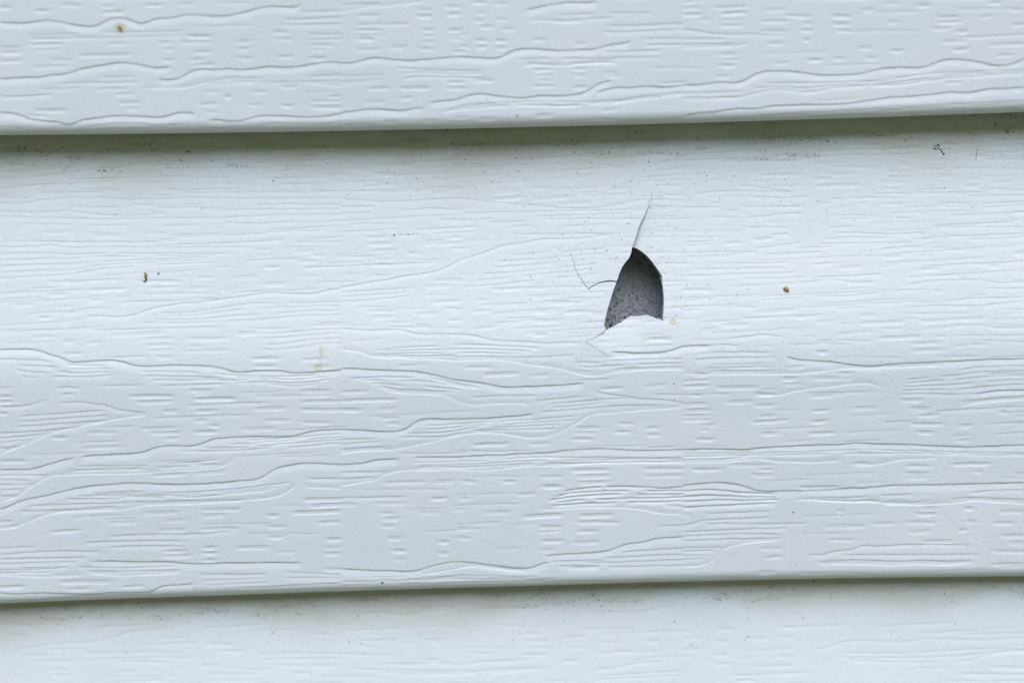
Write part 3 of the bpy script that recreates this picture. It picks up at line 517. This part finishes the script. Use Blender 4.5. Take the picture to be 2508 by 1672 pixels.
def tear(px, py):
    """push-in of the broken vinyl (metres, negative = into the wall)"""
    z = np.zeros(px.shape)
    # right lip of the upper crack is pushed in
    xc = np.interp(py, CR_UP[:, 1], CR_UP[:, 0])
    a = sstep(478, 612, py) * (1 - sstep(612, 700, py))
    z -= 1.7 * MM * a * np.where(px > xc, np.exp(-np.maximum(px - xc, 0) / 23), 0)
    # flap under the hole leans in
    yf = np.interp(px, FOLD[:, 0], FOLD[:, 1])
    d = np.maximum(yf - py, 0)
    wgt = (1 - sstep(1530, 1627, px)) * (0.25 + 0.75 * sstep(1440, 1510, px))
    z -= np.where(in_flap(px, py), 0.065 * d * S * wgt, 0)
    return z

# ------------------------------------------------------------------ panels
RV, RZ = 3.3 * MM, 2.3 * MM            # lip rounding: height and depth
BACKS = (9.5 * MM, 6.0 * MM, 9.5 * MM)       # depth of each lip's return
OUT = (0.0, 0.0, 3.6 * MM)                 # the lowest panel hangs closer to the lip over it
def face_out(v):                       # outward offset of the face, v = height over the lip edge (m)
    t = v - RV
    k = 62 * MM                        # the panel bows: flatter low, more laid-back above
    lo, hi, soft = 0.000, 0.166, 3.2 * MM
    return -(lo * t + (hi - lo) * soft * np.log1p(np.exp(np.clip((t - k) / soft, -40, 40))))

def edge_curve(E, tilt_out=0.0):
    u, v = unproject(E[:, 0], E[:, 1], tilt_out)
    c = np.polyfit(u, v, 3)
    lo, hi = u[0] - 0.03, u[-1] + 0.03
    dl, dh = np.polyval(np.polyder(c), u[0]), np.polyval(np.polyder(c), u[-1])
    def f(x):
        y = np.polyval(c, np.clip(x, u[0], u[-1]))
        return y + np.where(x < u[0], (x - u[0]) * dl * .5, 0) + np.where(x > u[-1], (x - u[-1]) * dh * .5, 0)
    return f
e_top = edge_curve(EDGE_TOP); e_mid = edge_curve(EDGE_MID)
PITCH = float(np.mean(e_top(np.linspace(-.14, .14, 9)) - e_mid(np.linspace(-.14, .14, 9))))
e_bot = lambda x: e_mid(x) - PITCH
EDGES = [e_top, e_mid, e_bot]
HFULL = PITCH + 7 * MM                # face height incl. the part tucked behind the panel above

def wave(u, v, pan):                   # vinyl is never dead flat
    s = pan * 1.7
    return 0.22 * MM * np.sin(u * 31 + s) * np.cos(v * 23 + s) + 0.10 * MM * np.sin(u * 74 + v * 40 + 2 * s)

def surf(px, py, pan, lift=0.0):
    """point of a panel's outer skin seen at a photo pixel"""
    px = np.asarray(px, float); py = np.asarray(py, float)
    z = np.zeros(px.shape)
    for _ in range(8):
        u, v = unproject(px, py, z)
        vr = v - EDGES[pan](u)
        lipz = -RZ + RZ * np.sqrt(np.clip(1 - ((RV - vr) / RV) ** 2, 0, 1))
        z = np.where(vr > RV, face_out(vr), lipz) + OUT[pan] + wave(u, v, pan) + sample(CANV[pan], px, py)
        if pan == 1: z = z + tear(px, py)
    u, v = unproject(px, py, z + lift)
    return np.stack([u, -(z + lift), v], -1)

def stains(px, py):
    st = np.zeros(px.shape)
    def blob(x, y, rx, ry, k, ring=0.0):
        nonlocal st
        d = np.hypot((px - x) / rx, (py - y) / ry)
        b_ = k * (1 - sstep(0.55, 1.1, d))
        if ring: b_ = b_ * (1 - ring * (1 - sstep(0.3, 0.85, d)))
        st = np.maximum(st, b_)
    blob(294, 68, 15, 13, 0.62); blob(298, 75, 10, 8, 0.6)
    blob(1649, 788, 9, 10, 0.6, .3); blob(1651, 752, 3.5, 3.5, 0.35)
    blob(787, 860, 7, 16, 0.38); blob(783, 885, 6, 10, 0.28); blob(779, 900, 13, 8, 0.62, .5); blob(778, 895, 7, 3, 0.6)
    blob(1578, 822, 14, 12, 0.14); blob(1722, 568, 6, 5, 0.06); blob(541, 868, 4, 3, 0.25); blob(2179, 885, 2.5, 2.5, 0.35)
    return st

def build_panel(pan, label):
    E = EDGES[pan]
    us = []
    def cols(a, b, st):
        us.extend(np.arange(a, b, st))
    if pan == 1:
        cols(-4000, -600, 40); cols(-600, -100, 10); cols(-100, 1370, 4); cols(1370, 1660, 1.8); cols(1660, 2620, 4); cols(2620, 3120, 10); cols(3120, 6600, 40)
    else:
        cols(-4000, -600, 40); cols(-600, -100, 10); cols(-100, 2620, 4); cols(2620, 3120, 10); cols(3120, 6600, 40)
    U = (np.array(us) - 1254) * S
    # rows: return under the lip, rounded lip, face
    rows = []
    for q in np.linspace(1, 0, 7)[:-1]:
        rows.append((0.9 * MM * q, -RZ - (BACKS[pan] - RZ) * q, 0.0))
    for ph in np.linspace(-90, 0, 34):
        a = math.radians(ph)
        rows.append((RV + RV * math.sin(a), -RZ + RZ * math.cos(a), math.sin(a)))
    n_lip = len(rows)
    fine = 1.5 * S
    if pan == 0:
        vv = list(np.arange(RV + fine, 340 * S, fine)) + list(np.arange(340 * S, HFULL, 8 * S))
    elif pan == 1:
        vv = list(np.arange(RV + fine, PITCH + 4 * MM, fine)) + list(np.arange(PITCH + 4 * MM, HFULL, 8 * S))
    else:
        top = PITCH
        vv = list(np.arange(RV + 8 * S, top - 300 * S, 8 * S)) + list(np.arange(top - 300 * S, top + 4 * MM, 2.0 * S)) + list(np.arange(top + 4 * MM, HFULL, 8 * S))
    for v in vv: rows.append((v, float(face_out(np.array(v))), 0.0))
    rows = np.array(rows)
    nr, nc = len(rows), len(U)
    UU = np.broadcast_to(U[None, :], (nr, nc)).copy()
    VV = rows[:, 0][:, None] + E(U)[None, :]
    ZZ = np.broadcast_to(rows[:, 1][:, None], (nr, nc)).copy()
    ZZ = ZZ + OUT[pan] + wave(UU, VV, pan)
    P = np.stack([UU, -ZZ, VV], -1)
    px, py = project(P.reshape(-1, 3)); px = px.reshape(nr, nc); py = py.reshape(nr, nc)
    h = sample(CANV[pan], px, py)
    # relief goes along the skin's own normal (down and out on the lip)
    nd = np.clip(-rows[:, 2], 0, 1)[:, None]            # downward share of the normal on the lip
    h[:6] = 0
    fade = 1.0 - 0.5 * nd
    ZZ += h * np.sqrt(1 - nd ** 2) * fade
    VV -= h * nd * fade
    keep = np.ones((nr - 1, nc - 1), bool); flap = np.zeros_like(keep)
    if pan == 1:
        c0, c1 = np.searchsorted(us, 1300), np.searchsorted(us, 1760)
        rsel = np.where((py[:, (c0 + c1) // 2] > 440) & (py[:, (c0 + c1) // 2] < 900))[0]
        r_0, r_1 = rsel.min(), rsel.max()
        sl = (slice(r_0, r_1 + 1), slice(c0, c1 + 1))
        bx, by = px[sl].copy(), py[sl].copy()
        dd, qx, qy = seg_dist(bx, by, HOLE, True)
        sn = dd < 1.15
        mx, my = np.where(sn, qx - bx, 0), np.where(sn, qy - by, 0)
        UU[sl] += (mx * RT[0] - my * UP[0]) * S * 1.01
        VV[sl] += (mx * RT[2] - my * UP[2]) * S * 1.01
        bx += mx; by += my
        # evaluate the tear a hair outside the outline so the rim is not averaged
        ZZ[sl] += tear(bx, by)
        fx = (bx[:-1, :-1] + bx[1:, :-1] + bx[:-1, 1:] + bx[1:, 1:]) / 4
        fy = (by[:-1, :-1] + by[1:, :-1] + by[:-1, 1:] + by[1:, 1:]) / 4
        ins = inside(fx, fy, HOLE)
        keep[r_0:r_1, c0:c1] &= ~ins
        flap[r_0:r_1, c0:c1] = in_flap(fx, fy) & ~ins & (fx < 1640)
    P = np.stack([UU, -ZZ, VV], -1)
    # normals on the whole skin so split parts shade as one
    du = np.gradient(P, axis=1); dv = np.gradient(P, axis=0)
    N = np.cross(du, dv); N /= np.maximum(1e-12, np.linalg.norm(N, axis=-1, keepdims=True))
    if N[nr // 2, nc // 2, 1] > 0: N = -N
    st = stains(px, py)
    vr = VV - E(U)[None, :]
    gr = np.zeros_like(st)
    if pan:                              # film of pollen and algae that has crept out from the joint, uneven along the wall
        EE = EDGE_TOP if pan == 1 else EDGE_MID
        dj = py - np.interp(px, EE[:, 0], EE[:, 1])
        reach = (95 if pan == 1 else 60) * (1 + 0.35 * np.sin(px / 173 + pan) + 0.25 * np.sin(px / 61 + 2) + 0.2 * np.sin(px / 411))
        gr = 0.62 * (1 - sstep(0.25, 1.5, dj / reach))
    idx = np.arange(nr * nc).reshape(nr, nc)
    quad = np.stack([idx[:-1, :-1], idx[:-1, 1:], idx[1:, 1:], idx[1:, :-1]], -1)
    root = empty('siding_panel', (0, 0, float(E(np.array([0.0]))[0])))
    tag(root, label, 'siding panel', 'overlapping white vinyl siding panels')
    off = np.array([0, 0, root.location[2]])
    Pf = P.reshape(-1, 3) - off; Nf = N.reshape(-1, 3)
    lipmask = np.zeros_like(keep); lipmask[:n_lip - 1] = True
    for nm, mk in (('face', keep & ~lipmask & ~flap), ('bottom_lip', lipmask), ('torn_flap', flap & keep)):
        if not mk.any(): continue
        q = quad[mk]
        used, inv = np.unique(q.ravel(), return_inverse=True)
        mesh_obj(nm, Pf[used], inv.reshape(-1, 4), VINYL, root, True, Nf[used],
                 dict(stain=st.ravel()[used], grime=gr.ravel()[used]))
    return root, off

p_top, o_top = build_panel(0, 'upper white vinyl siding panel with a small brown spot, overhanging the broken panel')
p_mid, o_mid = build_panel(1, 'white vinyl siding panel with a jagged dark hole and cracks')
p_bot, o_bot = build_panel(2, 'lowest white siding panel, blurred, tucked under the broken panel')

# broken edge round the hole: the thickness of the vinyl
def rim():
    n = len(HOLE)
    cen = HOLE.mean(0)
    nxt = np.roll(HOLE, -1, 0) - np.roll(HOLE, 1, 0)
    nrm = np.stack([nxt[:, 1], -nxt[:, 0]], 1); nrm /= np.linalg.norm(nrm, axis=1, keepdims=True)
    test = inside(HOLE[:, 0] + nrm[:, 0] * 2, HOLE[:, 1] + nrm[:, 1] * 2, HOLE)
    nrm[test] *= -1                                     # outward
    o = HOLE + nrm * 2.2
    A = surf(o[:, 0], o[:, 1], 1)
    k = (HOLE - o)
    A = A + (k[:, :1] * RT - k[:, 1:] * UP) * S * 1.01
    A[:, 1] += 0.00002
    B = A.copy(); B[:, 1] += 1.1 * MM
    # the break slants: more of its pale edge shows on the upper right and at the lower left corner
    inn = 0.7 + 2.2 * ((HOLE[:, 0] > 1560) & (HOLE[:, 1] < 690)) + 3.0 * ((HOLE[:, 0] < 1488) & (HOLE[:, 1] > 775)) + 0.8 * (HOLE[:, 0] > 1615)
    inn = np.convolve(np.concatenate([inn[-4:], inn, inn[:4]]), np.ones(9) / 9, 'valid') * RNG.uniform(.8, 1.2, n)
    B += (-nrm[:, :1] * RT + nrm[:, 1:] * UP) * S * inn[:, None]
    B += RNG.normal(0, 0.03 * MM, B.shape)
    V = np.concatenate([A, B]) - o_mid
    F = [(i, (i + 1) % n, n + (i + 1) % n, n + i) for i in range(n)]
    mesh_obj('hole_rim', V, F, RIM, p_mid, True)
rim()

def ribbon(name, P, w0, w1, lift=0.05 * MM, parent=p_mid, off=o_mid, mat=CRACK, pan=1):
    # crack: raised dark strip painting the shade of its gap, shallow domed section
    n = len(P); L = np.concatenate([[0], np.cumsum(np.linalg.norm(np.diff(P, axis=0), axis=1))])
    t = np.arange(0, L[-1], 1.5)
    x = np.interp(t, L, P[:, 0]) + RNG.normal(0, .25, len(t)); y = np.interp(t, L, P[:, 1]) + RNG.normal(0, .25, len(t))
    C = surf(np.interp(t, L, P[:, 0]), np.interp(t, L, P[:, 1]), pan)
    d = np.stack([np.gradient(x), np.gradient(y)], 1); d /= np.linalg.norm(d, axis=1, keepdims=True)
    nn = np.stack([-d[:, 1], d[:, 0]], 1)
    wd = np.interp(t, [0, L[-1]], [w0, w1]) * (1 + 0.3 * RNG.uniform(-1, 1, len(t)))
    side = (nn[:, :1] * RT - nn[:, 1:] * UP) * S * wd[:, None]
    up = np.array([0, -1.0, 0])
    V = np.concatenate([C - side, C + up * lift * 1.5, C + side]) - off; V[:, 1] -= lift
    m = len(t)
    F = [(i, i + 1, m + i + 1, m + i) for i in range(m - 1)] + [(m + i, m + i + 1, 2 * m + i + 1, 2 * m + i) for i in range(m - 1)]
    return mesh_obj(name, V, F, mat, parent, True)
ribbon('crack', CR_LEFT, 0.25, 0.75, 0.02 * MM)['label'] = 'jagged hairline crack left of the hole'
ribbon('crack', CR_LEFT2, 1.0, 1.5, 0.02 * MM)['label'] = 'curved crack running into the hole'
ribbon('crack', CR_UP[:-1], 0.2, 0.3, 0.02 * MM)['label'] = 'straight crack rising from the tip of the hole'
ribbon('crack', CR_LOW, 0.12, 0.22, 0.02 * MM)['label'] = 'short ragged crack below the hole'
ribbon('crack', CR_DIAG, 0.35, 0.15, 0.02 * MM)['label'] = 'faint diagonal crack under the torn flap'

# ------------------------------------------------------------------ board behind
def board():
    x0, x1, z0, z1 = -0.52, 0.62, -1.1, 0.30
    yf = 0.0127
    def bulge(x, z):                      # the sheet is buckled: it swells toward the hole's lower left
        q = 0.5 * x + 0.86 * z
        return 0.0012 + 0.0024 * math.sin(2 * math.pi * (q - 0.0285) / 0.08) + 0.0003 * math.sin(x * 310) * math.cos(z * 270)
    V = []; F = []
    nx_, nz_ = 300, 360
    for j in range(nz_ + 1):
        for i in range(nx_ + 1):
            V.append((x0 + (x1 - x0) * i / nx_, yf + bulge(x0 + (x1 - x0) * i / nx_, z0 + (z1 - z0) * j / nz_), z0 + (z1 - z0) * j / nz_))
    for j in range(nz_):
        for i in range(nx_):
            a = j * (nx_ + 1) + i; F.append((a, a + 1, a + nx_ + 2, a + nx_ + 1))
    b0 = len(V)
    for x, z in ((x0, z0), (x1, z0), (x1, z1), (x0, z1)): V.append((x, yf + 0.016, z))
    F.append((b0 + 3, b0 + 2, b0 + 1, b0))
    c = [0, nx_, (nz_ + 1) * (nx_ + 1) - 1, nz_ * (nx_ + 1)]
    for k in range(4):
        F.append((c[k], c[(k + 1) % 4], b0 + (k + 1) % 4, b0 + k)) if False else F.append((b0 + k, b0 + (k + 1) % 4, c[(k + 1) % 4], c[k]))
    o = mesh_obj('backing_board', V, F, BOARD, None, True)
    tag(o, 'grey weathered fibre board with brown flecks seen through the hole', 'board')
board()

# ------------------------------------------------------------------ little things stuck on the vinyl
def plate(name, outline, pan, thick, dome, mat, label, cat, parts=()):
    """a small flake: outline in photo pixels, real thickness, curled"""
    P = np.asarray(outline, float); c = P.mean(0)
    base = surf(c[0], c[1], pan)
    root = None
    rings = []
    for k, (sc, z) in enumerate(((1.0, 0.0), (1.0, thick * 0.55), (0.72, thick), (0.30, thick + dome))):
        q = c + (P - c) * sc
        if k == 0: W = surf(q[:, 0], q[:, 1], pan, -0.03 * MM)
        else: W = surf(q[:, 0], q[:, 1], pan, z) + RNG.normal(0, thick * 0.12, (len(q), 3)) * np.array([.3, 1, .3])
        rings.append(W)
    n = len(P); V = np.concatenate(rings + [surf(np.array([c[0]]), np.array([c[1]]), pan, thick + dome * 1.1)]) - base
    F = [(r * n + i, r * n + (i + 1) % n, (r + 1) * n + (i + 1) % n, (r + 1) * n + i) for r in range(3) for i in range(n)]
    F += [(3 * n + i, 3 * n + (i + 1) % n, 4 * n) for i in range(n)]
    o = mesh_obj(name, V, F, mat, None, False); o.location = base
    tag(o, label, cat)
    return o

def TZ(s, ox, oy, k):
    p = parse_line(s); return np.stack([ox + p[:, 0] / k, oy + p[:, 1] / k], 1)

# curled brown plant scrap, left
body = TZ("635,515 700,530 760,560 812,612 795,700 788,830 720,840 708,815 662,790 650,740 672,650 640,560", 320, 640, 19.6)
pl = plate('plant_scrap', body, 1, 0.28 * MM, 0.15 * MM, CHIP, 'curled brown plant scrap stuck left of the hole, hook-tailed', 'plant scrap')
tl = TZ("700,820 788,820 775,890 740,950 690,975 640,975 590,925 650,945 700,900 712,850", 320, 640, 19.6)
c = tl.mean(0); bw = np.array(pl.location)
Wt = surf(tl[:, 0], tl[:, 1], 1, 0.22 * MM); Wb = surf(tl[:, 0], tl[:, 1], 1, -0.02 * MM)
n = len(tl)
mesh_obj('tail', np.concatenate([Wt, Wb]) - bw, [tuple(range(n))] + [(i, n + i, n + (i + 1) % n, (i + 1) % n) for i in range(n)], DARK, pl, False)
# tan bark flake, right
fl_ = TZ("870,770 900,735 1000,745 1090,755 1160,760 1195,930 1180,1005 1080,985 940,985 890,880 850,840", 1880, 670, 22.4)
fk = plate('bark_flake', fl_, 1, 0.30 * MM, 0.12 * MM, FLAKE, 'tiny tan bark flake stuck on the siding right of the hole', 'bark flake')
tp_ = TZ("895,745 945,700 985,720 1040,630 1078,720 1150,765 1000,775", 1880, 670, 22.4)
Wt = surf(tp_[:, 0], tp_[:, 1], 1, 0.16 * MM); Wb = surf(tp_[:, 0], tp_[:, 1], 1, -0.02 * MM); n = len(tp_)
mesh_obj('frayed_tip', np.concatenate([Wt, Wb]) - np.array(fk.location), [tuple(range(n))] + [(i, n + i, n + (i + 1) % n, (i + 1) % n) for i in range(n)], PALE, fk, False)
# dropping in the middle of the brown spot, top left
dr = [(294 + 4.6 * math.cos(a) * 0.7 - 3.4 * math.sin(a) * -0.5, 70 + 5.6 * math.sin(a) + 2.2 * math.cos(a)) for a in np.linspace(0, 2 * math.pi, 14, endpoint=False)]
plate('insect_dropping', dr, 0, 0.35 * MM, 0.25 * MM, DARK, 'dark insect dropping in a brown halo on the upper panel', 'dropping')
fb = TZ("1270,620 1300,575 1360,540 1395,545 1380,585 1330,615 1290,640", 320, 640, 19.6)
plate('dark_fibre', fb, 1, 0.12 * MM, 0.08 * MM, DARK, 'minute dark fibre just right of the brown plant scrap', 'fibre')
gl = [(936.5 + 3.6 * math.cos(a) * (1 + .25 * math.sin(3 * a)), 1425.5 + 3.0 * math.sin(a)) for a in np.linspace(0, 2 * math.pi, 11, endpoint=False)]
plate('lichen_dot', gl, 1, 0.12 * MM, 0.08 * MM, GREEN, 'tiny green dot just above the lower edge of the broken panel', 'lichen')

# crumbs
def crumb(V, F, px, py, pan, r, squash=(1, 1)):
    b0 = len(V)
    k = 7
    a0 = random.uniform(0, 6)
    for (sc, lf) in ((1.0, -0.02 * MM), (0.85, r * S * 0.35), (0.4, r * S * 0.62)):
        ang = a0 + np.linspace(0, 2 * math.pi, k, endpoint=False)
        rr = r * sc * RNG.uniform(0.75, 1.2, k)
        V.extend(surf(px + rr * squash[0] * np.cos(ang), py + rr * squash[1] * np.sin(ang), pan, lf))
    V.append(surf(np.array(px, float), np.array(py, float), pan, r * S * 0.7))
    for t_ in range(2):
        for i in range(k):
            j = (i + 1) % k; F.append((b0 + t_ * k + i, b0 + t_ * k + j, b0 + (t_ + 1) * k + j, b0 + (t_ + 1) * k + i))
    for i in range(k): F.append((b0 + 2 * k + i, b0 + 2 * k + (i + 1) % k, b0 + 3 * k))

def crumb_thing(name, spots, pan, label, cat, group=None, mat=SPECK):
    V, F = [], []
    for s in spots: crumb(V, F, s[0], s[1], pan, s[2], s[3] if len(s) > 3 else (1, 1))
    V = np.array(V); base = V.mean(0)
    o = mesh_obj(name, V - base, F, mat, None, True); o.location = base
    return tag(o, label, cat, group)

def CZ(x, y): return 2260 + x / 14.7, 320 + y / 14.7
cl = [(*CZ(575, 530), 2.6), (*CZ(540, 510), 2), (*CZ(470, 565), 2, (1.4, .8)), (*CZ(420, 660), 2.4, (1.5, .8)), (*CZ(490, 680), 1.8), (*CZ(560, 640), 2),
      (*CZ(620, 665), 1.5), (*CZ(650, 710), 1.7), (*CZ(690, 755), 2.2), (*CZ(720, 800), 1.6), (*CZ(755, 850), 2.5), (*CZ(400, 490), 1.3), (*CZ(430, 610), 1.3), (*CZ(520, 600), 1.2)]
crumb_thing('dirt_clump', cl, 1, 'small brown dirt clump with a tail under the upper lip, far right', 'dirt', None, DARK)
GS = 'larger dark dirt specks on the broken panel'
for x, y, r, lab in ((1407, 373, 2.2, 'black dirt speck under the upper lip straight above the hole'),
                     (2438, 302, 2.4, 'black dirt speck under the upper lip near the right edge'),
                     (461, 372, 2.4, 'double black dirt speck under the upper lip, left part'),
                     (670, 443, 1.9, 'lone dark dirt speck below the grimy strip, left of centre'),
                     (965, 576, 2.2, 'dark dirt speck halfway between the plant scrap and the hole'),
                     (1943, 1254, 2.0, 'dark dirt speck low on the broken panel, right of centre'),
                     (1993, 1423, 2.6, 'dark dirt speck right at the lower edge of the broken panel')):
    sp = [(x, y, r)]
    if x == 461: sp.append((x - 5, y - 1, 1.8))
    crumb_thing('dirt_speck', sp, 1, lab, 'dirt speck', GS, DARK)

# countless mildew specks
def specks():
    X, Y, R_, SQ, PN = [], [], [], [], []
    def add(x, y, r, pan, sq=(1, 1)): X.append(x); Y.append(y); R_.append(r); SQ.append(sq); PN.append(pan)
    et = lambda x: float(np.interp(x, EDGE_TOP[:, 0], EDGE_TOP[:, 1]))
    em = lambda x: float(np.interp(x, EDGE_MID[:, 0], EDGE_MID[:, 1]))
    rr = lambda: min(2.0, 0.45 + random.expovariate(3.2))
    for _ in range(2700):                               # under the upper lip
        x = random.uniform(-120, 2620); y = et(x) + 4 + random.expovariate(1 / 62)
        if y < et(x) + 330: add(x, y, rr(), 1)
    for _ in range(5200):                               # very fine dusting in the same strip
        x = random.uniform(-120, 2620); y = et(x) + 4 + random.expovariate(1 / 80)
        if y < et(x) + 400: add(x, y, random.uniform(.35, .75), 1)
    for _ in range(1500):                               # under the broken panel
        x = random.uniform(-120, 2620); y = em(x) + 4 + random.expovariate(1 / 42)
        if y < em(x) + 150: add(x, y, rr() * 1.1, 2)
    for _ in range(700):                                # splashed round the hole
        x = random.gauss(1560, 130); y = random.gauss(660, 110)
        if y > 470: add(x, y, rr(), 1)
    for _ in range(900):                                # thin scatter over the upper half
        add(random.uniform(0, 2508), random.uniform(470, 900), 0.4 + random.expovariate(5), 1)
    for _ in range(500):
        x = random.uniform(0, 2508); add(x, random.uniform(850, 1400), 0.4 + random.expovariate(6), 1)
    for _ in range(350):
        x = random.uniform(0, 2508); add(x, et(x) - random.expovariate(1 / 50) - 2, 0.4 + random.expovariate(5), 0)
    # grime strung along the grain
    for _ in range(32):
        x = random.uniform(-60, 2500); y0 = et(x) + random.uniform(12, 95); L = random.uniform(20, 90)
        for q in range(int(L / 1.6)):
            xx = x + random.uniform(0, L); add(xx, y0 - 0.025 * (xx - x) + random.gauss(0, 2.6), 0.5 + random.expovariate(3), 1, (1.5, .7))
    for _ in range(40):
        x = random.uniform(-60, 2500); y0 = em(x) + random.uniform(12, 50); L = random.uniform(25, 90)
        for q in range(int(L / 2)):
            xx = x + random.uniform(0, L); add(xx, y0 - 0.02 * (xx - x) + random.gauss(0, 2.8), 0.45 + random.expovariate(3), 2, (1.5, .7))
    # two faint scratches of grime, upper left
    for (ax, ay, bx, by) in ((150, 421, 196, 386), (438, 386, 447, 399), (2396, 358, 2390, 392)):
        for q in range(40):
            t_ = random.random(); add(ax + (bx - ax) * t_ + random.gauss(0, .9), ay + (by - ay) * t_ + random.gauss(0, .9), 0.7, 1)
    X, Y, R_, PN = map(np.array, (X, Y, R_, PN)); SQ = np.array(SQ)
    ok = ~((PN == 1) & (seg_dist(X, Y, HOLE, True)[0] < 3)) & ~((PN == 1) & inside(X, Y, HOLE))
    X, Y, R_, PN, SQ = X[ok], Y[ok], R_[ok], PN[ok], SQ[ok]
    k = 6; Vs, Fs = [], []
    base = 0
    for pan in (0, 1, 2):
        m = PN == pan
        if not m.any(): continue
        x, y, r, sq = X[m], Y[m], R_[m], SQ[m]; n = len(x)
        ang = np.linspace(0, 2 * math.pi, k, endpoint=False)[None, :] + RNG.uniform(0, 6, (n, 1))
        rad = r[:, None] * RNG.uniform(.7, 1.25, (n, k))
        O = surf(x[:, None] + rad * sq[:, :1] * np.cos(ang), y[:, None] + rad * sq[:, 1:] * np.sin(ang), pan, -0.01 * MM)
        Tc = surf(x, y, pan, 0.5 * 0.001 * 0.12 + r * S * 0.45)[:, None, :]
        Vv = np.concatenate([O, Tc], 1).reshape(-1, 3)
        b = base + np.arange(n)[:, None] * (k + 1)
        tri = np.stack([np.broadcast_to(b + np.arange(k)[None], (n, k)), b + (np.arange(k)[None] + 1) % k, np.broadcast_to(b + k, (n, k))], -1)
        Vs.append(Vv); Fs.append(tri.reshape(-1, 3)); base += n * (k + 1)
    o = mesh_obj('mildew_specks', np.concatenate(Vs), np.concatenate(Fs), SPECK, None, True)
    tag(o, 'countless fine black mildew specks scattered on the white siding', 'mildew', kind='stuff')
specks()
